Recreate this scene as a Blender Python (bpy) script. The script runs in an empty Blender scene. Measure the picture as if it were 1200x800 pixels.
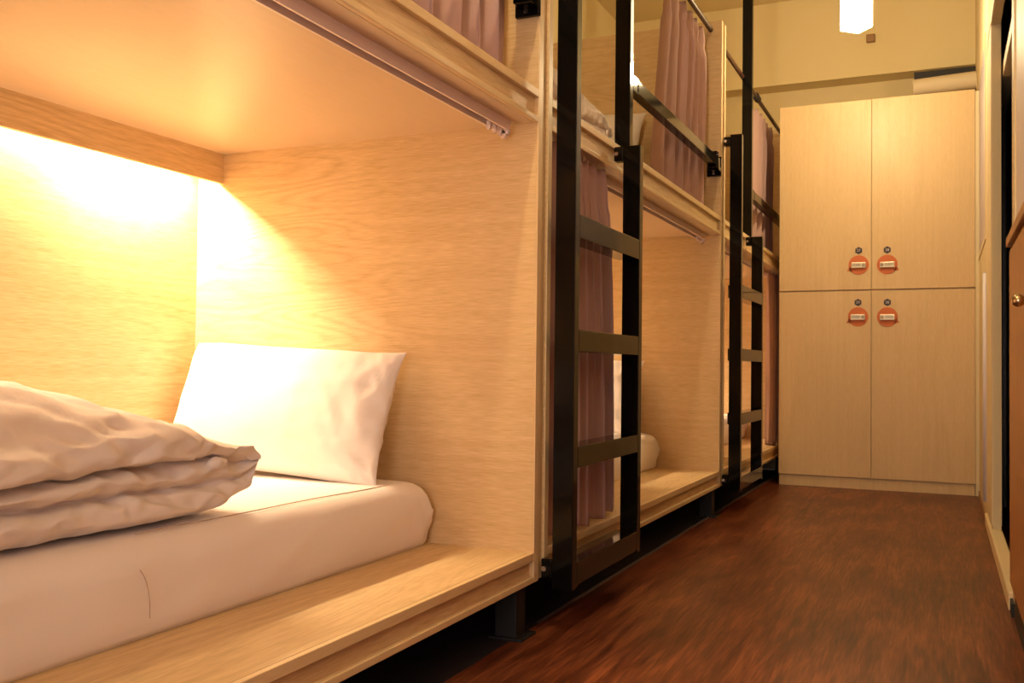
import bpy, bmesh, math, random
from mathutils import Vector, Matrix, noise
random.seed(7)
C = bpy.context.scene.collection
PI = math.pi
R = math.radians

# ------------------------------------------------------------------ materials
def nodes(name):
    m = bpy.data.materials.new(name); m.use_nodes = True
    nt = m.node_tree; b = nt.nodes['Principled BSDF']
    return m, nt, b
def plain(name, col, rough=.5, metal=0, spec=.5, bump=0, bscale=200, coat=0):
    m, nt, b = nodes(name)
    b.inputs['Base Color'].default_value = (*col, 1)
    b.inputs['Roughness'].default_value = rough
    b.inputs['Metallic'].default_value = metal
    b.inputs['Specular IOR Level'].default_value = spec
    b.inputs['Coat Weight'].default_value = coat
    if bump:
        tc = nt.nodes.new('ShaderNodeTexCoord'); n = nt.nodes.new('ShaderNodeTexNoise')
        n.inputs['Scale'].default_value = bscale; n.inputs['Detail'].default_value = 4
        bp = nt.nodes.new('ShaderNodeBump'); bp.inputs['Strength'].default_value = bump; bp.inputs['Distance'].default_value = .01
        nt.links.new(tc.outputs['Object'], n.inputs['Vector']); nt.links.new(n.outputs['Fac'], bp.inputs['Height'])
        nt.links.new(bp.outputs['Normal'], b.inputs['Normal'])
    return m
def wood(name, axis, c_light, c_dark, rough=.45, swirl=1.0, contrast=1.0, coat=0, seed=0.0):
    """oak laminate; grain runs along axis (0,1,2) in object space"""
    m, nt, b = nodes(name)
    N = nt.nodes.new; L = nt.links.new
    tc = N('ShaderNodeTexCoord'); off = N('ShaderNodeVectorMath'); off.operation = 'ADD'
    off.inputs[1].default_value = (seed, seed * 1.7, seed * .6)
    L(tc.outputs['Object'], off.inputs[0])
    # large gentle distortion makes cathedral figures
    mp0 = N('ShaderNodeMapping'); s0 = [6.0, 6.0, 6.0]; s0[axis] = .8
    mp0.inputs['Scale'].default_value = s0; L(off.outputs[0], mp0.inputs['Vector'])
    n0 = N('ShaderNodeTexNoise'); n0.inputs['Scale'].default_value = 1.0; n0.inputs['Detail'].default_value = 2
    L(mp0.outputs[0], n0.inputs['Vector'])
    mul = N('ShaderNodeMath'); mul.operation = 'MULTIPLY'; mul.inputs[1].default_value = 15 * swirl
    L(n0.outputs['Fac'], mul.inputs[0])
    # fine fibres
    mp1 = N('ShaderNodeMapping'); s1 = [420.0, 420.0, 420.0]; s1[axis] = 22.0
    mp1.inputs['Scale'].default_value = s1; L(off.outputs[0], mp1.inputs['Vector'])
    n1 = N('ShaderNodeTexNoise'); n1.inputs['Scale'].default_value = 1.0; n1.inputs['Detail'].default_value = 3
    L(mp1.outputs[0], n1.inputs['Vector'])
    # growth rings = sine of the distorted field
    sn = N('ShaderNodeMath'); sn.operation = 'SINE'
    sharp = N('ShaderNodeMath'); sharp.operation = 'POWER'; sharp.inputs[1].default_value = .45
    m2 = N('ShaderNodeMath'); m2.operation = 'MULTIPLY'; m2.inputs[1].default_value = 9.0
    L(mul.outputs[0], m2.inputs[0]); L(m2.outputs[0], sn.inputs[0])
    mr = N('ShaderNodeMapRange'); mr.inputs['From Min'].default_value = -1; mr.inputs['From Max'].default_value = 1
    L(sn.outputs[0], mr.inputs['Value']); L(mr.outputs[0], sharp.inputs[0])
    # broad tonal streaks
    mp2 = N('ShaderNodeMapping'); s2 = [70.0, 70.0, 70.0]; s2[axis] = 2.2
    mp2.inputs['Scale'].default_value = s2; L(off.outputs[0], mp2.inputs['Vector'])
    n2 = N('ShaderNodeTexNoise'); n2.inputs['Scale'].default_value = 1.0; n2.inputs['Detail'].default_value = 3
    L(mp2.outputs[0], n2.inputs['Vector'])
    a1 = N('ShaderNodeMath'); a1.operation = 'MULTIPLY_ADD'; a1.inputs[1].default_value = .17
    L(sharp.outputs[0], a1.inputs[0])
    # the figure only shows in places
    mp4 = N('ShaderNodeMapping'); s4 = [2.6, 2.6, 2.6]; s4[axis] = 1.1
    mp4.inputs['Scale'].default_value = s4; L(off.outputs[0], mp4.inputs['Vector'])
    n4 = N('ShaderNodeTexNoise'); n4.inputs['Scale'].default_value = 1.0; n4.inputs['Detail'].default_value = 1
    L(mp4.outputs[0], n4.inputs['Vector'])
    mr4 = N('ShaderNodeMapRange'); mr4.inputs['From Min'].default_value = .42; mr4.inputs['From Max'].default_value = .66
    mr4.inputs['To Min'].default_value = .02; mr4.inputs['To Max'].default_value = .20
    L(n4.outputs['Fac'], mr4.inputs['Value']); L(mr4.outputs[0], a1.inputs[1])
    a2 = N('ShaderNodeMath'); a2.operation = 'MULTIPLY'; a2.inputs[1].default_value = .70
    L(n1.outputs['Fac'], a2.inputs[0]); L(a2.outputs[0], a1.inputs[2])
    a3 = N('ShaderNodeMath'); a3.operation = 'MULTIPLY_ADD'; a3.inputs[1].default_value = .35
    L(n2.outputs['Fac'], a3.inputs[0]); L(a1.outputs[0], a3.inputs[2])
    cr = N('ShaderNodeValToRGB')
    mid = .60; w = .22 / contrast
    cr.color_ramp.elements[0].position = mid - w; cr.color_ramp.elements[0].color = (*c_dark, 1)
    cr.color_ramp.elements[1].position = mid + w; cr.color_ramp.elements[1].color = (*c_light, 1)
    L(a3.outputs[0], cr.inputs['Fac']); L(cr.outputs['Color'], b.inputs['Base Color'])
    b.inputs['Roughness'].default_value = rough; b.inputs['Coat Weight'].default_value = coat
    b.inputs['Specular IOR Level'].default_value = .4
    bp = N('ShaderNodeBump'); bp.inputs['Strength'].default_value = .12; bp.inputs['Distance'].default_value = .002
    L(a1.outputs[0], bp.inputs['Height']); L(bp.outputs['Normal'], b.inputs['Normal'])
    return m
OL, OD = (.76, .58, .335), (.54, .37, .18)
M = {}
M['oak_x'] = wood('oak_x', 0, OL, OD)
M['oak_y'] = wood('oak_y', 1, OL, OD, seed=3.3)
M['oak_z'] = wood('oak_z', 2, OL, OD, seed=5.1)
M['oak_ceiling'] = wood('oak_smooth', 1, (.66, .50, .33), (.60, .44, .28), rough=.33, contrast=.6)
M['edge'] = wood('oak_edge', 2, (.80, .62, .36), (.66, .48, .26), rough=.35, contrast=.35)
M['edge_y'] = wood('oak_edge_y', 1, (.80, .62, .36), (.66, .48, .26), rough=.35, contrast=.7, seed=2)
M['locker'] = wood('locker_laminate', 2, (.72, .53, .28), (.58, .40, .19), rough=.42, swirl=.25, contrast=.8, seed=9)
M['cab'] = wood('cabinet_wood', 2, (.50, .24, .09), (.36, .16, .055), rough=.4, swirl=.5)
M['black'] = plain('black_gloss_steel', (.004, .0035, .003), .09, 0, .22)
M['blackmat'] = plain('black_matt', (.008, .007, .007), .6)
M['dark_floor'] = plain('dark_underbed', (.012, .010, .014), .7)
M['rod'] = plain('brown_rod', (.055, .022, .012), .35)
M['track'] = plain('track_plastic', (.78, .64, .60), .35)
M['trackdark'] = plain('track_slot', (.05, .03, .03), .8)
M['sheet'] = plain('white_cotton', (.86, .81, .80), .85, spec=.2, bump=.10, bscale=9)
M['duvet'] = plain('white_duvet', (.80, .74, .71), .9, spec=.15, bump=.35, bscale=14)
M['pillow'] = plain('white_pillow', (.82, .78, .77), .85, spec=.2, bump=.12, bscale=10)
M['seam'] = plain('seam_thread', (.52, .40, .32), .9)
M['curtain'] = plain('mauve_curtain', (.47, .31, .285), .8, spec=.25, bump=.06, bscale=60)
M['wall'] = plain('cream_wall', (.72, .61, .34), .85, bump=.08, bscale=60)
M['wallr'] = plain('cream_wall_right', (.74, .62, .38), .7, bump=.05, bscale=60)
M['white'] = plain('white_paint', (.74, .68, .74), .5)
M['ceil'] = plain('ceiling_paint', (.66, .55, .30), .9)
M['casing'] = plain('cream_casing', (.78, .65, .40), .5)
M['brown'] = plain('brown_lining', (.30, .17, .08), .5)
M['darkdoor'] = plain('dark_sliding_door', (.030, .014, .009), .3)
M['glass'] = plain('frosted_window', (.50, .44, .48), .35, spec=.5)
M['orange'] = plain('orange_disc', (.58, .15, .045), .6)
M['badge'] = plain('dark_badge', (.02, .006, .008), .4)
M['plate'] = plain('lock_plate', (.62, .52, .36), .35, metal=.4)
M['ink'] = plain('dark_ink', (.04, .03, .02), .6)
M['pale'] = plain('pale_print', (.6, .5, .45), .6)
M['pipe'] = plain('pipe_wrap', (.66, .56, .38), .7, bump=.2, bscale=20)
M['dial'] = plain('dial', (.32, .25, .18), .5)
M['chrome'] = plain('chrome', (.7, .68, .65), .2, metal=1)
M['knob'] = plain('brass_knob', (.55, .42, .25), .25, metal=1)
def emis(name, col, s):
    m, nt, b = nodes(name)
    b.inputs['Emission Color'].default_value = (*col, 1); b.inputs['Emission Strength'].default_value = s
    b.inputs['Base Color'].default_value = (.9, .85, .7, 1)
    return m
M['lampglass'] = emis('lamp_glass', (1, .82, .5), 9)
M['tube'] = emis('tube_glow', (1, .78, .5), 6)
def floor_mat():
    m, nt, b = nodes('redbrown_floor'); N = nt.nodes.new; L = nt.links.new
    tc = N('ShaderNodeTexCoord')
    mp = N('ShaderNodeMapping'); mp.inputs['Scale'].default_value = (34, 3.0, 1); L(tc.outputs['Object'], mp.inputs[0])
    n1 = N('ShaderNodeTexNoise'); n1.inputs['Scale'].default_value = 1; n1.inputs['Detail'].default_value = 6; n1.inputs['Distortion'].default_value = .8
    L(mp.outputs[0], n1.inputs['Vector'])
    mp2 = N('ShaderNodeMapping'); mp2.inputs['Scale'].default_value = (5, 2.2, 1); L(tc.outputs['Object'], mp2.inputs[0])
    n2 = N('ShaderNodeTexNoise'); n2.inputs['Scale'].default_value = 1; n2.inputs['Detail'].default_value = 4
    L(mp2.outputs[0], n2.inputs['Vector'])
    mp3 = N('ShaderNodeMapping'); mp3.inputs['Scale'].default_value = (160, 9, 1); L(tc.outputs['Object'], mp3.inputs[0])
    n3 = N('ShaderNodeTexNoise'); n3.inputs['Scale'].default_value = 1; n3.inputs['Detail'].default_value = 3
    L(mp3.outputs[0], n3.inputs['Vector'])
    a = N('ShaderNodeMath'); a.operation = 'ADD'; L(n1.outputs['Fac'], a.inputs[0]); L(n2.outputs['Fac'], a.inputs[1])
    a2 = N('ShaderNodeMath'); a2.operation = 'MULTIPLY_ADD'; a2.inputs[1].default_value = .9
    L(n3.outputs['Fac'], a2.inputs[0]); L(a.outputs[0], a2.inputs[2])
    cr = N('ShaderNodeValToRGB'); e = cr.color_ramp.elements
    e[0].position = .38; e[0].color = (.04, .009, .004, 1); e[1].position = .62; e[1].color = (.27, .085, .032, 1)
    k = cr.color_ramp.elements.new(.5); k.color = (.125, .035, .015, 1)
    h = N('ShaderNodeMath'); h.operation = 'MULTIPLY'; h.inputs[1].default_value = .345; L(a2.outputs[0], h.inputs[0])
    L(h.outputs[0], cr.inputs['Fac']); L(cr.outputs['Color'], b.inputs['Base Color'])
    b.inputs['Roughness'].default_value = .34; b.inputs['Specular IOR Level'].default_value = .25
    bp = N('ShaderNodeBump'); bp.inputs['Strength'].default_value = .25; bp.inputs['Distance'].default_value = .002
    L(a2.outputs[0], bp.inputs['Height']); L(bp.outputs['Normal'], b.inputs['Normal'])
    return m
M['floor'] = floor_mat()

# ------------------------------------------------------------------ helpers
def box(bm, x0, x1, y0, y1, z0, z1, bev=0, mat=None):
    vs = [bm.verts.new((x, y, z)) for x in (x0, x1) for y in (y0, y1) for z in (z0, z1)]
    f = [(0, 1, 3, 2), (4, 6, 7, 5), (0, 4, 5, 1), (2, 3, 7, 6), (0, 2, 6, 4), (1, 5, 7, 3)]
    fs = [bm.faces.new([vs[i] for i in q]) for q in f]
    if mat is not None:
        for x in fs: x.material_index = mat
    if bev:
        es = {e for x in fs for e in x.edges}
        bmesh.ops.bevel(bm, geom=list(es), offset=bev, segments=2, affect='EDGES', profile=.5)
    return bm
def cyl(bm, a, b_, r, seg=16, r2=None):
    a = Vector(a); b_ = Vector(b_); d = b_ - a
    mt = Matrix.Translation((a + b_) / 2) @ d.to_track_quat('Z', 'Y').to_matrix().to_4x4()
    bmesh.ops.create_cone(bm, cap_ends=True, segments=seg, radius1=r, radius2=r if r2 is None else r2, depth=d.length, matrix=mt)
    return bm
def B(): return bmesh.new()
def obj(name, bm, m, parent=None, smooth=False, sharp=None):
    bmesh.ops.recalc_face_normals(bm, faces=bm.faces)
    me = bpy.data.meshes.new(name); bm.to_mesh(me); bm.free()
    for k in (m if isinstance(m, (list, tuple)) else [m]): me.materials.append(M[k])
    if smooth:
        for p in me.polygons: p.use_smooth = True
        if sharp: me.set_sharp_from_angle(angle=R(sharp))
    o = bpy.data.objects.new(name, me); C.objects.link(o)
    if parent: o.parent = parent
    return o
def tag(o, label=None, cat=None, group=None):
    if label: o['label'] = label
    if cat: o['category'] = cat
    if group: o['group'] = group
    return o
def thing(name, loc, label, cat, group=None):
    o = bpy.data.objects.new(name, None); C.objects.link(o); o.location = loc; o.empty_display_size = .05
    return tag(o, label, cat, group)
def struct(name, bm, m, smooth=False):
    o = obj(name, bm, m, None, smooth); o['kind'] = 'structure'; return o
def dup(root, loc, label):
    r = root.copy(); C.objects.link(r); r.location = loc; r['label'] = label
    for ch in list(root.children):
        c = ch.copy(); C.objects.link(c); c.parent = r
        for g in list(ch.children):
            d = g.copy(); C.objects.link(d); d.parent = c
    return r

# ------------------------------------------------------------------ layout constants (metres)
P = 2.06                     # bunk pitch
Y1 = 2.10                    # inner face of the first unit's far end panel
ZB, ZS = .124, .195          # bottom of lower platform, lower deck
ZUB, ZUT = 1.222, 1.302      # underside and top of upper platform
ZTOP = 2.168
XW = 1.055                   # right wall
ZC = 2.945                   # ceiling
YE = 6.26                    # end wall
XB = -1.05                   # back of bunks

# ------------------------------------------------------------------ room shell
struct('floor', box(B(), -.03, 3.0, -1.8, YE, -.05, 0), 'floor')
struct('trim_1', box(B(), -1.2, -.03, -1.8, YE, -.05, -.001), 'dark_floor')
bm = B()
prev = None
for k in range(120):
    y = 2.2 + (YE - 2.2) * k / 119; x = -.034 + .004 * noise.noise(Vector((y * 5, 0, 0)))
    a = bm.verts.new((x - .006, y, .0)); c = bm.verts.new((x, y, .005)); d = bm.verts.new((x + .006, y, .0005))
    if prev: bm.faces.new((prev[0], prev[1], c, a)); bm.faces.new((prev[1], prev[2], d, c))
    prev = (a, c, d)
struct('trim_2', bm, 'trackdark')
struct('ceiling', box(B(), -1.2, 3.0, -1.8, YE, ZC, ZC + .05), 'ceil')
struct('wall_left', box(B(), -1.2, -1.1, -1.8, YE, 0, ZC), 'wall')
struct('wall_back', box(B(), -1.2, 3.0, YE, YE + .1, 0, ZC), 'wall')
struct('wall_front', box(B(), -1.2, 3.0, -1.9, -1.8, 0, ZC), 'wall')
struct('ceiling_beam', box(B(), -1.1, XW, 6.1, YE, 2.42, ZC), 'wall').name = 'trim_3'
# right wall, with the opening between Y 3.25 and 4.01 and the window 4.62..5.75
bm = B()
box(bm, XW, XW + .028, 4.01, 4.62, 0, ZC)
box(bm, XW, XW + .028, 4.62, 5.80, 0, 1.235)
box(bm, XW, XW + .028, 4.62, 5.80, 2.12, ZC)
box(bm, XW, XW + .028, 5.80, YE, 0, ZC)
box(bm, XW, XW + .028, 2.88, 4.01, 1.95, ZC)
struct('wall_right', bm, 'wallr')
struct('wall_right_near', box(B(), XW + .004, XW + .03, -1.8, 2.88, 0, ZC), 'white').name = 'wall_side'
bm = B(); box(bm, XW - .006, XW + .03, 4.012, 4.47, .062, 1.97, .003); box(bm, XW - .006, XW + .0, 3.2, 4.47, 1.952, 2.02, .002)
struct('trim_4', bm, 'casing')
struct('trim_5', box(B(), XW - .001, XW + .028, 2.80, 2.885, 0, 2.0, .001), 'casing')
bm = B(); cyl(bm, (XW - .008, 4.44, .10), (XW - .008, 4.44, 1.05), .012); struct('trim_6', bm, 'white', True)
struct('trim_7', box(B(), XW - .012, XW + .03, 2.89, 4.47, 0, .05, .004), 'casing')
d = struct('door_1', box(B(), 1.13, 1.15, 2.9, 5.9, 0.0, ZC), 'darkdoor')
bm = B(); box(bm, 1.090, 1.13, 2.9, 5.9, 1.752, 1.80, .002); obj('door_rail', bm, 'casing', d)
bm = B(); box(bm, 1.118, 1.13, 4.60, 4.618, .06, 1.89); box(bm, 1.118, 1.13, 4.0, 4.02, .06, 1.89, .002); obj('door_stile', bm, 'darkdoor', d)
w = struct('window_1', box(B(), XW + .0005, XW + .024, 4.62, 5.80, 1.235, 2.12), 'glass')
bm = B()
box(bm, XW - .004, XW + .02, 5.76, 5.80, 1.235, 2.12); box(bm, XW - .004, XW + .02, 4.62, 4.65, 1.235, 2.12)
box(bm, XW - .004, XW + .02, 4.62, 5.80, 1.215, 1.235)
obj('window_frame', bm, 'casing', w)
struct('baseboard_right', box(B(), XW - .006, XW, 4.48, 5.45, 0, .03), 'brown')
bm = B(); box(bm, XW - .008, XW + .004, 2.815, 2.885, 0, .035)
struct('baseboard_near', bm, 'blackmat').name = 'baseboard_side'

# ------------------------------------------------------------------ bunk bed unit (local Y 0 = world 0 for first unit)
def make_bunk(label):
    t = thing('bunk_bed', (0, 0, 0), label, 'bunk bed', 'double deck oak bunk beds')
    y0, y1 = .128, Y1
    e0, e1 = y0 - .025, y1 + .028
    # end panels with light front edge
    for a, b_, nm in ((y0 - .025, y0, 'end_panel'), (y1, y1 + .028, 'end_panel')):
        p = obj(nm, box(B(), XB, -.003, a, b_, ZB, ZTOP, .001), 'oak_x', t)
        obj('panel_edging', box(B(), -.003, .0, a, b_, ZB, ZTOP, .001), 'edge', p)
    obj('filler_post', box(B(), -.06, -.008, y1 + .028, y1 + .063, ZB, ZTOP - .002), 'edge', t)
    obj('back_panel', box(B(), XB - .02, XB, e0, e1, ZB, 2.0), 'oak_y', t)
    # lower platform
    p = obj('lower_platform', box(B(), XB, -.012, y0, y1, ZS - .020, ZS), 'oak_y', t)
    obj('front_lip', box(B(), -.012, 0, y0, y1, ZS - .020, ZS, .0015), 'edge_y', p)
    obj('fascia', box(B(), -.03, -.011, y0, y1, ZB + .014, ZS - .020), 'oak_y', p)
    obj('bottom_rail', box(B(), -.04, 0, y0, y1, ZB, ZB + .014, .0015), 'edge_y', p)
    # upper platform
    p = obj('upper_platform', box(B(), XB, -.012, y0, y1, ZUT - .02, ZUT), 'oak_y', t)
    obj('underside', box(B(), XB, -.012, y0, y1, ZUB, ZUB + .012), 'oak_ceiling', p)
    obj('front_lip', box(B(), -.012, 0, y0, y1, ZUT - .020, ZUT, .0015), 'edge_y', p)
    obj('fascia', box(B(), -.03, -.011, y0, y1, ZUB + .012, ZUT - .020), 'oak_y', p)
    obj('bottom_rail', box(B(), -.012, 0, y0, y1, ZUB, ZUB + .014, .0015), 'edge_y', p)
    # lamp valance and strip lamp behind it
    obj('light_valance', box(B(), -.975, -.96, y0, y1, 1.14, ZUB), 'oak_y', t)
    bm = B(); cyl(bm, (-1.012, y1 - 1.40, 1.192), (-1.012, y1 - .08, 1.192), .008); l = obj('strip_lamp', bm, 'tube', t, True)
    bm = B(); box(bm, -1.03, -.994, y1 - 1.43, y1 - .05, 1.205, 1.221); obj('lamp_body', bm, 'track', l)
    # curtain track under the upper platform: channel open downward
    bm = B()
    box(bm, -.092, -.058, y0 + .15, y1 - .035, 1.213, 1.222)
    box(bm, -.092, -.087, y0 + .15, y1 - .035, 1.198, 1.214); box(bm, -.063, -.058, y0 + .15, y1 - .035, 1.198, 1.214)
    tr = obj('curtain_track', bm, 'track', t)
    bm = B(); box(bm, -.087, -.063, y0 + .15, y1 - .04, 1.2125, 1.2132); obj('track_slot', bm, 'trackdark', tr)
    bm = B(); cyl(bm, (-.075, y1 - .045, 1.190), (-.075, y1 - .032, 1.190), .009); box(bm, -.090, -.060, y1 - .045, y1 - .032, 1.19, 1.2215, .002)
    for k in range(3):
        yy = y1 - .06 - k * .03
        cyl(bm, (-.075, yy, 1.19), (-.075, yy, 1.204), .006, 8); cyl(bm, (-.075, yy - .003, 1.188), (-.075, yy + .003, 1.188), .005, 8)
    obj('track_stop', bm, 'track', tr, True, 40)
    # upper curtain rod
    bm = B(); cyl(bm, (-.05, y0, 2.13), (-.05, y1, 2.13), .011)
    rd = obj('curtain_rod', bm, 'rod', t, True, 40)
    bm = B(); cyl(bm, (-.05, 1.14, 2.13), (-.05, 1.22, 2.13), .019); obj('rod_joint', bm, 'blackmat', rd, True, 40)
    # guard rail: post, rail, end plate
    g = obj('guard_rail', box(B(), -.035, .0, .845, y1 - .015, 1.510, 1.552, .002), 'black', t)
    obj('rail_post', box(B(), -.05, 0, .768, .800, ZUT, ZC, .002), 'black', g)
    bm = B(); box(bm, -.035, 0, .80, .86, 1.505, 1.556, .002); obj('rail_socket', bm, 'black', g)
    bm = B(); box(bm, -.040, .003, y1 - .10, y1 - .06, 1.50, 1.570, .002); box(bm, -.060, .003, y1 - .014, y1 - .001, 1.478, 1.562, .002)
    box(bm, -.045, .002, y1 - .06, y1 - .01, 1.495, 1.515, .002)
    obj('end_plate', bm, 'black', g)
    obj('screw', cyl(B(), (-.03, y1 - .018, 1.49), (-.03, y1 - .013, 1.49), .006), 'chrome', g, True, 40)
    obj('screw', cyl(B(), (.002, y1 - .08, 1.555), (.006, y1 - .08, 1.555), .005), 'chrome', g, True, 40)
    # steel legs and long beam
    for yy in (y1 - .055,):
        for xx in (-.075, -.95):
            l = obj('leg', box(B(), xx, xx + .055, yy, yy + .055, .004, ZB, .002), 'blackmat', t)
            obj('foot_plate', box(B(), xx - .012, xx + .075, yy - .012, yy + .075, 0, .006, .001), 'blackmat', l)
    obj('plinth_board', box(B(), -.30, -.28, y0, y1, 0.0, ZB), 'blackmat', t)
    return t
bunk = make_bunk('nearest oak bunk bed unit, its open lower berth filling the left')
bunk2 = dup(bunk, (0, P, 0), 'middle oak bunk bed unit behind the nearer black ladder')
bunk3 = dup(bunk, (0, 2 * P, 0), 'farthest oak bunk bed unit, beside the wall of lockers')
for b_ in (bunk2, bunk3):      # front-facing near end panel already part of copies
    pass
for ch in list(bunk3.children):
    if ch.name.startswith('end_panel') or ch.name.startswith('filler'):
        pass

# ------------------------------------------------------------------ ladder
def make_ladder(label):
    y = 2.14
    t = thing('ladder', (.055, y, .105), label, 'ladder', 'black steel bunk ladders')
    L = lambda a: a - y
    def bx(a0, a1, y0, y1, z0, z1, bev=.002): return box(B(), a0 - .055, a1 - .055, y0 - y, y1 - y, z0 - .105, z1 - .105, bev)
    r1 = obj('side_rail', bx(.030, .082, 2.140, 2.172, .105, 1.668), 'black', t)
    r2 = obj('side_rail', bx(.030, .082, 2.668, 2.700, .105, 1.285), 'black', t)
    for z0, z1 in ((.112, .167), (.393, .444), (.673, .727), (.950, 1.007)):
        obj('rung', bx(.018, .082, 2.172, 2.668, z0, z1), 'black', t)
    for yy, z0, z1, r in ((2.140, .128, .175, r1), (2.140, 1.620, 1.660, r1), (2.668, 1.242, 1.285, r2)):
        bm = bx(.001, .030, yy, yy + .032, z0, z1, .004)
        br = obj('bracket', bm, 'black', t)
        bm = B(); cyl(bm, (.010 - .055, yy - y - .004, (z0 + z1) / 2 - .105), (.010 - .055, yy - y, (z0 + z1) / 2 - .105), .006)
        obj('bolt', bm, 'chrome', br, True, 40)
    return t
lad = make_ladder('nearer black steel ladder with four rungs against the middle bunk')
lad2 = dup(lad, (.055, 2.14 + P, .105), 'farther black steel ladder with four rungs near the lockers')

# ------------------------------------------------------------------ bedding
def rounded_mattress():
    """X -1.035..-.27, Y -1.945..-.006 (local to far panel); concentric loops with soft rounded top edge"""
    bm = B()
    x0, x1, y0, y1, h, rc, re = -1.035, -.272, -1.945, -.008, .152, .035, .045
    per = []
    def seg(ax, ay, bx, by, n):
        for k in range(n): per.append((ax + (bx - ax) * k / n, ay + (by - ay) * k / n, None))
    pts = []
    def arc(cx, cy, a0, n=7):
        for k in range(n + 1):
            a = a0 + PI / 2 * k / n; pts.append((cx + rc * math.cos(a), cy + rc * math.sin(a)))
    def line(ax, ay, bx, by, n):
        for k in range(1, n): pts.append((ax + (bx - ax) * k / n, ay + (by - ay) * k / n))
    arc(x1 - rc, y0 + rc, -PI / 2); line(x1, y0 + rc, x1, y1 - rc, 90)
    arc(x1 - rc, y1 - rc, 0); line(x1 - rc, y1, x0 + rc, y1, 36)
    arc(x0 + rc, y1 - rc, PI / 2); line(x0, y1 - rc, x0, y0 + rc, 90)
    arc(x0 + rc, y0 + rc, PI); line(x0 + rc, y0, x1 - rc, y0, 36)
    cx, cy = (x0 + x1) / 2, (y0 + y1) / 2; hw, hh = (x1 - x0) / 2, (y1 - y0) / 2
    lev = [(0.006, 0), (0, .012), (0, .035), (0, .06), (0, .085)] + [(re * (1 - math.cos(a)), h - re + re * math.sin(a)) for a in [PI / 2 * k / 8 for k in range(9)]]
    lev += [(re + (hw * .96 - re) * k / 16, h) for k in range(1, 17)]
    loops = []
    for d, z in lev:
        row = []
        for (px, py) in pts:
            x = cx + (px - cx) * (1 - d / hw); y = cy + (py - cy) * (1 - d / hh)
            u = (x - x0) / (x1 - x0); w = (y - y0) / (y1 - y0)
            zz = z + .012 * max(0, math.sin(PI * u)) ** .7 * max(0, math.sin(PI * w)) ** .4 * (z / h)
            n = noise.noise(Vector((x * 4, y * 3.2, z * 5)))
            n2 = noise.noise(Vector((x * 8 + z * 22, y * 12 - z * 30, z * 6 + 4)))
            side = math.sin(PI * min(1, z / h)) if z < h else 0
            ox = (.007 * n + .004 * n2 + .007) * side
            if px > cx + hw * .8: x += ox + .0035 * side * (1 - 3 * abs(noise.noise(Vector((y * 5 - z * 14, z * 5 + y * 1.5, 2.2)))))
            cr = max(0, 1 - abs(y - y1) / .16) * max(0, 1 - abs(x - x1) / .16)
            fold = .008 * cr * math.sin((y - y1) * 120 + z * 55)
            x += fold * side
            zz += .0025 * n * (z / h)
            row.append(bm.verts.new((x, y, zz)))
        loops.append(row)
    n = len(pts)
    for a, b_ in zip(loops[:-1], loops[1:]):
        for k in range(n): bm.faces.new((a[k], a[(k + 1) % n], b_[(k + 1) % n], b_[k]))
    bm.faces.new(loops[-1]); bm.faces.new(loops[0][::-1])
    return bm
def catmull(P_, n):
    out = []
    for i in range(len(P_) - 1):
        p0 = P_[max(0, i - 1)]; p1 = P_[i]; p2 = P_[i + 1]; p3 = P_[min(len(P_) - 1, i + 2)]
        for k in range(n):
            t = k / n
            out.append(tuple(.5 * ((2 * b) + (-a + c) * t + (2 * a - 5 * b + 4 * c - d) * t * t + (-a + 3 * b - 3 * c + d) * t ** 3) for a, b, c, d in zip(p0, p1, p2, p3)))
    out.append(P_[-1]); return out
def make_mattress(label):
    t = thing('mattress', (0, Y1, ZS), label, 'mattress', 'white sheeted mattresses')
    obj('fitted_sheet', rounded_mattress(), 'sheet', t, True)
    bm = B()
    def strip(pts, r):
        for a, b_ in zip(pts[:-1], pts[1:]): cyl(bm, a, b_, r, 6)
    strip([(-.318 + .003 * math.sin(k * .9), -.14 - k * .06, .1555 + .0008 * k - .00004 * k * k) for k in range(14)], .0011)
    obj('sheet_hem', bm, 'seam', t, True)
    bm = B(); strip(catmull([(-.330, -1.04, .1535), (-.303, -1.0, .1475), (-.279, -.972, .130), (-.265, -.955, .104), (-.2605, -.947, .07), (-.2625, -.943, .035)], 6), .0007)
    obj('side_seam', bm, 'seam', t, True)
    return t
mat1 = make_mattress('white sheeted mattress under the pillow and duvet in the nearest lower berth')

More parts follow.
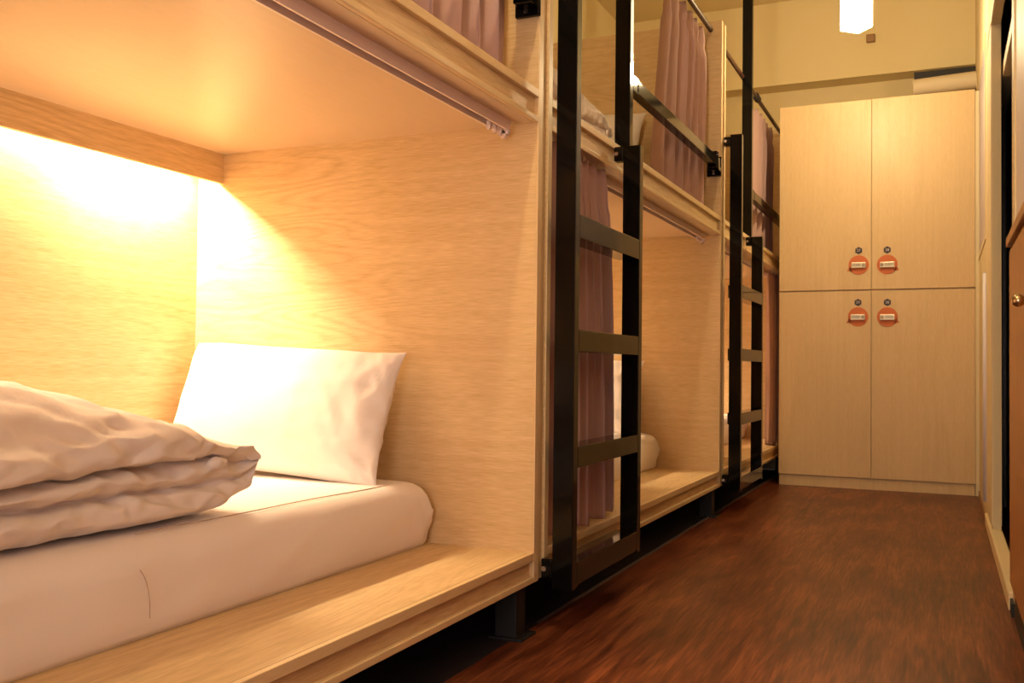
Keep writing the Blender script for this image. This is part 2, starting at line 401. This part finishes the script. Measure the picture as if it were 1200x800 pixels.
def interp(tab, x):
    if x <= tab[0][0]: return tab[0][1]
    for (a, va), (b_, vb) in zip(tab[:-1], tab[1:]):
        if x <= b_: return va + (vb - va) * (x - a) / (b_ - a)
    return tab[-1][1]
def make_duvet(label):
    """folded comforter: three soft layers on its front face, closing to a drooping tip at the pillow end"""
    t = thing('duvet', (0, Y1, ZS + .165), label, 'duvet', 'folded white duvets')
    bm = B(); ny = 150; ya, yb = .30, 1.492; tip = .090; g = []
    for j in range(ny + 1):
        s_ = j / ny; Y = ya + (yb - ya) * (1 - (1 - s_) ** 1.6)
        H = interp([(.3, .27), (.9, .262), (1.10, .248), (1.18, .230), (1.27, .198), (1.39, .160), (1.47, .128), (1.5, .10)], Y)
        sh = interp([(.3, .142), (.95, .143), (1.1, .147), (1.21, .161), (1.27, .163), (1.38, .134), (1.46, .112), (1.5, .092)], Y)
        wig = noise.noise(Vector((Y * 3, 2, 0)))
        w2 = noise.noise(Vector((Y * 5, 7, 0)))
        c1 = .050 + .004 * wig; c2 = interp([(.3, .082), (.95, .086), (1.2, .098), (1.36, .100), (1.5, .09)], Y)
        dp = interp([(.3, .030), (1.25, .030), (1.42, .016), (1.5, .004)], Y)
        f1 = -.332 + .008 * w2; f2 = -.338 + .010 * wig; f3 = -.318 + .010 * w2
        prof = [(-.46, 0), (-.37, -.001), (f1 + .001, .012), (f1 + .006, .028), (f1 - .004, .042), (f1 - dp, c1), (f2, c1 + .012), (f2 + .008, (c1 + c2) / 2), (f2 - .004, c2 - .009),
                (f2 - dp * 1.1, c2), (f3 - .006, c2 + .008), (f3 + .004, c2 + .024), (f3 - .008, sh - .012), (-.350, sh), (-.41, sh + (H - sh) * .42), (-.50, sh + (H - sh) * .8), (-.62, H), (-.78, H), (-.92, H - .02),
                (-1.0, H * .65), (-1.02, H * .35), (-1.0, 0.006), (-.9, 0)]
        ku = math.sqrt(max(0, 1 - max(0, (Y - 1.43) / (yb - 1.43)) ** 2))
        kl = math.sqrt(max(0, 1 - max(0, (Y - 1.355) / (yb - 1.355)) ** 1.8))
        cp = catmull(prof, 7); row = []
        for q, (x, z) in enumerate(cp):
            z = tip + (z - tip) * (ku if z > tip else kl)
            front = x > -.40
            big = noise.fractal(Vector((x * 3, Y * 2.6, z * 6)), 1, 2, 3)
            dn = noise.noise(Vector((Y * 11 + z * 30, z * 26 - Y * 5, x * 6)))
            dg = noise.noise(Vector((Y * 26 - z * 22, z * 52 + Y * 13, 3.3)))
            crk = abs(noise.noise(Vector((Y * 8 - x * 7, x * 9 + z * 12, 8.8))))
            k = max(ku, .15)
            nrmx = 1 if front else .2
            rg = 1 - 2.4 * abs(noise.noise(Vector((Y * 9 - z * 16, z * 20 + Y * 7, 12.1)))); rg2 = 1 - 2.4 * abs(noise.noise(Vector((Y * 21 + z * 18, z * 34 - Y * 15, 4.4))))
            x += (.009 * dn + .003 * dg + .007 * rg + .004 * rg2) * nrmx * k
            z += (.010 * big - .012 * max(0, .16 - crk) * 2.2 + .002 * dg + .006 * rg) * k * (1 if z > .02 else 0)
            row.append(bm.verts.new((x, Y - Y1 + .010 * dn * (0 if Y < 1.2 else 1), z)))
        g.append(row)
    m_ = len(g[0])
    for j in range(ny):
        for i in range(m_):
            i2 = (i + 1) % m_
            bm.faces.new((g[j][i], g[j][i2], g[j + 1][i2], g[j + 1][i]))
    bm.faces.new(g[0]); bm.faces.new(g[-1][::-1])
    obj('duvet_cover', bm, 'duvet', t, True)
    bm = B()
    bmesh.ops.create_icosphere(bm, subdivisions=4, radius=.017, matrix=Matrix.Translation((-.322, 1.372 - Y1, .093)) @ Matrix.Diagonal((.8, 1.3, .75, 1)))
    for v in bm.verts: v.co += Vector((1, 1, 1)) * .004 * noise.noise(v.co * 70)
    obj('tie_knot', bm, 'duvet', t, True)
    return t
duv1 = make_duvet('folded white duvet heaped on the nearest lower mattress, left edge of the photo')

def make_pillow(label):
    W, H, T = .672, .338, .080
    t = thing('pillow', (-.672, 1.975, ZS + .160), label, 'pillow', 'white pillows leaning on headboards')
    bm = B(); n = 54; m = 40
    def pt(u, w, s):
        a, b_ = 2 * u - 1, 2 * w - 1
        # outline pulled in between the corners, corners reach out
        x = a * W / 2 * (1 - .035 * (1 - b_ * b_)) * (1 + .02 * abs(b_) ** 6)
        z = b_ * H / 2 * (1 - .035 * (1 - a * a)) * (1 + .02 * abs(a) ** 8)
        if a < 0:
            x *= 1 - .055 * abs(b_) ** 4; z *= 1 - .07 * abs(a) ** 5
        th = T * (max(0, 1 - abs(a) ** 2.6) ** .55) * (max(0, 1 - abs(b_) ** 2.4) ** .55)
        d = .005 * noise.fractal(Vector((a * 2.2, b_ * 1.6, s * 3)), 1, 2, 3)
        # radiating wrinkles near the right edge
        rr = max(0, a - .15) / .85
        d += .014 * rr * (1 - rr * .7) * (1 - 3 * abs(noise.noise(Vector((a * 5.0 + b_ * 1.3, b_ * 1.7 - a * 1.2, 7.7 + s))))) * (1 - b_ * b_ * .6)
        d += .005 * rr * (1 - 3 * abs(noise.noise(Vector((a * 11 + b_ * 4, b_ * 3 - a * 2, 3)))))
        return x, s * (th + d * (1 if th > .008 else .2)), z
    fr, bk = [], []
    for i in range(n + 1):
        A_, B_ = [], []
        for j in range(m + 1):
            u = .5 - .5 * math.cos(PI * i / n); w = .5 - .5 * math.cos(PI * j / m)
            p = pt(u, w, -1); v = bm.verts.new(p); A_.append(v)
            if i in (0, n) or j in (0, m): B_.append(v)
            else:
                q = pt(u, w, 1); B_.append(bm.verts.new((q[0], q[1] * .8, q[2])))
        fr.append(A_); bk.append(B_)
    for i in range(n):
        for j in range(m):
            bm.faces.new((fr[i][j], fr[i + 1][j], fr[i + 1][j + 1], fr[i][j + 1]))
            try: bm.faces.new((bk[i][j], bk[i][j + 1], bk[i + 1][j + 1], bk[i + 1][j]))
            except ValueError: pass
    lean = Matrix.Rotation(R(-17), 4, 'X'); roll = Matrix.Rotation(R(3.0), 4, 'Y')
    bm.transform(Matrix.Translation((0, .02, .165)) @ lean @ roll)
    o = obj('pillowcase', bm, 'pillow', t, True)
    return t
pil1 = make_pillow('plump white pillow leaning in the corner of the nearest lower berth')

DZ = ZUT - ZS
mat2 = dup(mat1, (0, Y1 + P, ZS), 'white mattress seen past the nearer ladder in the middle lower berth')
mat3 = dup(mat1, (0, Y1 + 2 * P, ZS), 'white mattress in the farthest lower berth behind the farther ladder')
mat4 = dup(mat1, (0, Y1 + P, ZUT), 'white mattress on the upper deck of the middle bunk')
z = ZS + .165; src = duv1
dup(src, (0, Y1 + P, z), 'folded white duvet behind the curtain of the middle lower berth')
dup(src, (0, Y1 + 2 * P, z), 'folded white duvet in the farthest lower berth near the farther ladder')
d_ = dup(src, (.018, 3.115, ZUT + .001), 'small rolled white blanket on the upper ledge of the middle bunk behind the ladder')
d_.scale = (.28, .4, .72); d_.name = 'rolled_blanket'; d_['category'] = 'blanket'; del d_['group']
z = ZS + .160
dup(pil1, (-.672, 1.975 + P, z), 'white pillow in the middle lower berth, seen beside the curtain')
dup(pil1, (-.672, 1.975 + P, z + DZ), 'pillow leaning on the end panel of the middle upper berth')

# ------------------------------------------------------------------ curtains
def curtain(label, y0, y1, z0, z1, xc, nf, amp=.022, pleat=.09, y0t=None, y1t=None, seed=0, phase=0., sag=0.):
    t = thing('curtain', (xc, (y0 + y1) / 2, z0), label, 'curtain', 'mauve privacy curtains')
    bm = B(); nu = nf * 16; nv = 40; g = []
    yc = (y0 + y1) / 2
    ya, yb = (y0 if y0t is None else y0t), (y1 if y1t is None else y1t)
    for j in range(nv + 1):
        v = j / nv; z = z0 + (z1 - z0) * v; row = []
        k = max(0, min(1, (z1 - z) / pleat))          # 0 at top heading, 1 below the pleat tape
        for i in range(nu + 1):
            u = i / nu
            blend = v ** 1.6
            ys, ye = y0 * (1 - blend) + ya * blend, y1 * (1 - blend) + yb * blend
            ph = 2 * PI * nf * (u + .035 * noise.noise(Vector((u * 6 + seed, v * .8, 1)))) + phase
            am = amp * (.55 + .45 * k) * (1 + .45 * noise.noise(Vector((u * nf * .9 + seed, v * .6, 5))))
            pinch = 1 - .28 * math.exp(-((z1 - z - pleat) / .025) ** 2)
            s = math.sin(ph)
            x = xc + am * pinch * (abs(s) ** .75 * (1 if s > 0 else -1)) + .006 * noise.noise(Vector((u * 9, v * 2.5, seed)))
            y = ys + (ye - ys) * u + .35 * am * math.sin(2 * ph) + .006 * noise.noise(Vector((u * 5, v * 3, seed + 3)))
            zz = z + (.006 * math.sin(ph * .5 + seed) if j == 0 else 0) + (.007 * math.sin(ph) if j == nv else 0)
            row.append(bm.verts.new((x - xc, y - yc, zz - z0)))
        g.append(row)
    for j in range(nv):
        for i in range(nu): bm.faces.new((g[j][i], g[j][i + 1], g[j + 1][i + 1], g[j + 1][i]))
    o = obj('curtain_cloth', bm, 'curtain', t, True)
    so = o.modifiers.new('thick', 'SOLIDIFY'); so.thickness = .002
    for k in range(max(3, nf)):
        bm = B()
        yy = (ya + (yb - ya) * (k + .5) / max(3, nf)) - yc
        cyl(bm, (0, yy, z1 - z0 - .02), (0, yy, z1 - z0 + .010), .0025, 8)
        bmesh.ops.create_icosphere(bm, subdivisions=2, radius=.005, matrix=Matrix.Translation((0, yy, z1 - z0 + .010)))
        obj('curtain_hook', bm, 'blackmat' if z1 > 1.5 else 'track', t, True)
    return t
curtain('mauve curtain drawn back on the upper deck of the nearest bunk', 1.15, 2.065, ZUT + .004, 2.11, -.085, 9, amp=.030, seed=2)
curtain('mauve curtain bunched behind the nearer ladder in the middle lower berth', 2.20, 2.80, ZS + .006, 1.212, -.036, 8, amp=.020, seed=4, y1t=2.70)
curtain('mauve curtain gathered on the middle upper deck behind the guard rail', 3.40, 4.06, ZUT + .004, 2.115, -.085, 5, amp=.034, seed=8, y0t=3.56, y1t=4.07, phase=1.0)
curtain('mauve curtain in the farthest upper berth beside the lockers', 5.30, 5.98, ZUT + .004, 2.10, -.085, 5, amp=.032, seed=11, y0t=5.42)
curtain('mauve curtain in the farthest lower berth beside the lockers', 5.66, 6.14, ZS + .006, 1.205, -.040, 5, amp=.026, seed=14)

# ------------------------------------------------------------------ lockers
def text(name, s, size, m, parent, loc, ext=.0006):
    cu = bpy.data.curves.new(name, 'FONT'); cu.body = s; cu.size = size; cu.align_x = 'CENTER'; cu.align_y = 'CENTER'; cu.extrude = ext
    o = bpy.data.objects.new(name, cu); C.objects.link(o)
    dg = bpy.context.evaluated_depsgraph_get()
    me = bpy.data.meshes.new_from_object(o.evaluated_get(dg)); bpy.data.objects.remove(o)
    me.materials.clear(); me.materials.append(M[m])
    me.transform(Matrix.Translation(loc) @ Matrix.Rotation(R(90), 4, 'X'))
    o = bpy.data.objects.new(name, me); C.objects.link(o); o.parent = parent
    return o
LX0, LX1, LY, LT, LB = .050, 1.036, 5.47, 2.105, .055
struct('trim_8', box(B(), LX1 + .001, XW, LY + .004, LY + .05, 0, LT - .01), 'wallr')
lk = thing('locker_cabinet', ((LX0 + LX1) / 2, LY + .3, 0), 'tall pale oak locker cabinet with four doors at the corridor end', 'locker')
lc = Vector(((LX0 + LX1) / 2, LY + .3, 0))
def lb(x0, x1, y0, y1, z0, z1, bev=0): return box(B(), x0 - lc.x, x1 - lc.x, y0 - lc.y, y1 - lc.y, z0, z1, bev)
obj('carcass', lb(LX0 + .002, LX1 - .002, LY + .02, LY + .58, LB, LT - .002), 'locker', lk)
obj('plinth', lb(LX0 + .002, LX1 - .002, LY + .010, LY + .57, 0, LB), 'locker', lk)
xm = .533; zm = 1.071
doors = [(LX0, xm - .0015, zm + .004, LT, .468, 1.208, -1, '27'), (xm + .0015, LX1, zm + .004, LT, .612, 1.206, 1, '28'),
         (LX0, xm - .0015, LB + .006, zm - .004, .465, .927, -1, '29'), (xm + .0015, LX1, LB + .006, zm - .004, .613, .925, 1, '30')]
for x0, x1, z0, z1, cx, cz, sd, num in doors:
    dr = obj('locker_door', lb(x0, x1, LY, LY + .018, z0, z1, .0012), 'locker', lk)
    dx = cx - lc.x; y = LY - lc.y
    bm = B(); cyl(bm, (dx, y - .003, cz), (dx, y, cz), .052, 40)
    # small pointed tail of the sticker
    tx = sd; a = Vector((dx + tx * .040, 0, cz - .022)); pts = [(dx + tx * .045, cz - .010), (dx + tx * .060, cz - .030), (dx + tx * .034, cz - .034)]
    f = [bm.verts.new((p[0], y - .003, p[1])) for p in pts] + [bm.verts.new((p[0], y, p[1])) for p in pts]
    bm.faces.new(f[:3]); bm.faces.new(f[3:]); [bm.faces.new((f[i], f[(i + 1) % 3], f[3 + (i + 1) % 3], f[3 + i])) for i in range(3)]
    tag(obj('round_sticker', bm, 'orange', dr), 'orange round sticker behind the lock')
    tag(obj('combination_lock', box(B(), dx - .037, dx + .037, y - .016, y - .003, cz - .018, cz + .014, .003), 'plate', dr), 'pale metal combination lock')
    text('lock_digits', '0000', .021, 'ink', dr, (dx - sd * -.010, y - .0165, cz - .002))
    bm = B(); cyl(bm, (dx - sd * .025, y - .021, cz - .002), (dx - sd * .025, y - .016, cz - .002), .0085, 20)
    obj('lock_dial', bm, 'dial', dr, True, 40)
    bm = B(); bz = cz + .078
    bmesh.ops.create_cone(bm, cap_ends=True, segments=6, radius1=.020, radius2=.020, depth=.002, matrix=Matrix.Translation((dx, y - .001, bz)) @ Matrix.Rotation(R(90), 4, 'X') @ Matrix.Rotation(R(30 if False else 0), 4, 'Z'))
    tag(obj('number_badge', bm, 'badge', dr), 'dark hexagonal number badge')
    text('badge_number', num, .020, 'pale', dr, (dx, y - .0022, bz))

# wrapped pipe lying on the locker top, reaching the right wall
t = thing('wrapped_pipe', (.9, 5.9, 2.26), 'cream wrapped pipe lying above the lockers under the beam', 'pipe')
bm = B(); cyl(bm, (-.172, 0, 0), (.155, 0, .012), .048, 28)
for v in bm.verts: v.co += Vector((0, 1, 1)) * .003 * noise.noise(v.co * 14)
obj('pipe_wrap', bm, 'pipe', t, True, 40)
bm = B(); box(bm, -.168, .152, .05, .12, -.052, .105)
obj('pipe_shade_strip', bm, 'blackmat', t)  # black strip standing in for the shadow gap above the pipe
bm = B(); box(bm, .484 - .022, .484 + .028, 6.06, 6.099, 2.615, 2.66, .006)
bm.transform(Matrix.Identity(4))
o = obj('beam_box', bm, 'brown'); tag(o, 'small brown box on the beam face beside the lamp', 'box')  # plain box standing for a small brown mark on the beam

# ------------------------------------------------------------------ pendant lamp
t = thing('pendant_lamp', (.522, 4.595, ZC), 'glowing white square lantern pendant hanging over the corridor', 'lamp')
s = .052; z0, z1 = 2.20 - ZC, 2.48 - ZC
bm = B(); box(bm, -s, s, -s, s, z0, z1, .006); bm.transform(Matrix.Rotation(R(42), 4, 'Z'))
obj('lamp_shade', bm, 'lampglass', t)
bm = B(); box(bm, -.025, .025, -.025, .025, z1, z1 + .03, .003); obj('lamp_cap', bm, 'blackmat', t)
bm = B(); cyl(bm, (0, 0, z1 + .03), (0, 0, -.02), .003, 8); obj('cord', bm, 'blackmat', t)
bm = B(); cyl(bm, (0, 0, -.025), (0, 0, 0), .05, 24); obj('ceiling_rose', bm, 'white', t)

# ------------------------------------------------------------------ low wooden cabinet on the right
t = thing('low_cabinet', (1.05, 2.3, 0), 'orange-brown wooden cabinet with round knob at the right edge', 'cabinet')
def cb(x0, x1, y0, y1, z0, z1, bev=0): return box(B(), x0 - 1.05, x1 - 1.05, y0 - 2.3, y1 - 2.3, z0, z1, bev)
obj('carcass', cb(1.047, 1.058, .9, 2.81, .09, .955), 'cab', t)
obj('top_board', cb(1.036, 1.058, .9, 2.83, .965, .99, .002), 'cab', t)
dd = obj('cabinet_door', cb(1.042, 1.047, 1.9, 2.80, .095, .95, .001), 'cab', t)
bm = B(); cyl(bm, (1.020 - 1.05, 2.16 - 2.3, .78), (1.042 - 1.05, 2.16 - 2.3, .78), .008, 16)
bmesh.ops.create_uvsphere(bm, u_segments=20, v_segments=12, radius=.013, matrix=Matrix.Translation((1.022 - 1.05, 2.16 - 2.3, .78)))
obj('knob', bm, 'knob', dd, True)
obj('kick_board', cb(1.052, 1.058, .9, 2.78, 0, .09), 'blackmat', t)

# ------------------------------------------------------------------ lights
def area(name, loc, rot, sx, sy, e, col, spread=180):
    l = bpy.data.lights.new(name, 'AREA'); l.shape = 'RECTANGLE'; l.size = sx; l.size_y = sy; l.energy = e; l.color = col; l.spread = R(spread)
    o = bpy.data.objects.new(name, l); C.objects.link(o); o.location = loc; o.rotation_euler = rot; return o
def point(name, loc, r, e, col):
    l = bpy.data.lights.new(name, 'POINT'); l.specular_factor = .15; l.energy = e; l.color = col; l.shadow_soft_size = r
    o = bpy.data.objects.new(name, l); C.objects.link(o); o.location = loc; return o
WARM = (1, .75, .46); MID = (1, .76, .43)
for k, e in ((0, 22), (1, 17), (2, 17)):
    area('berth_strip', (-1.018, Y1 - .26 + k * P, 1.178), (0, 0, 0), .03, .36, e, WARM)
    area('berth_strip_far', (-1.018, Y1 - .95 + k * P, 1.178), (0, 0, 0), .03, .9, e * .28, WARM)
point('pendant_bulb', (.522, 4.595, 2.12), .05, 31, MID)
point('entrance_pendant', (.21, 1.0, 2.62), .04, 55, MID)
area('rear_fill', (.55, -1.7, 1.0), (R(90), 0, 0), 1.3, 1.6, 40, (1, .86, .80))  # added, unseen fill behind the camera to brighten the lower berth
w = bpy.data.worlds.new('World'); bpy.context.scene.world = w; w.use_nodes = True
w.node_tree.nodes['Background'].inputs[0].default_value = (1, .8, .55, 1); w.node_tree.nodes['Background'].inputs[1].default_value = .1

# ------------------------------------------------------------------ camera
cam = bpy.data.cameras.new('Camera'); co = bpy.data.objects.new('Camera', cam); C.objects.link(co)
yaw, pitch, roll = .4241, .0265, .0119
c, s = math.cos(yaw), math.sin(yaw)
F = Vector((-s * math.cos(pitch), c * math.cos(pitch), math.sin(pitch))); Rt = Vector((c, s, 0)); U = Rt.cross(F)
R2 = math.cos(roll) * Rt + math.sin(roll) * U; U2 = -math.sin(roll) * Rt + math.cos(roll) * U
co.matrix_world = Matrix(((R2.x, U2.x, -F.x, .8846), (R2.y, U2.y, -F.y, 0), (R2.z, U2.z, -F.z, .635), (0, 0, 0, 1)))
cam.lens = 1119.5 * 36 / 1200; cam.sensor_width = 36; cam.clip_start = .02
sc = bpy.context.scene; sc.camera = co
sc.view_settings.view_transform = 'Standard'; sc.view_settings.look = 'None'; sc.view_settings.exposure = 0
sc.cycles.use_denoising = True
sc.cycles.max_bounces = 10; sc.cycles.diffuse_bounces = 6; sc.cycles.sample_clamp_indirect = 6
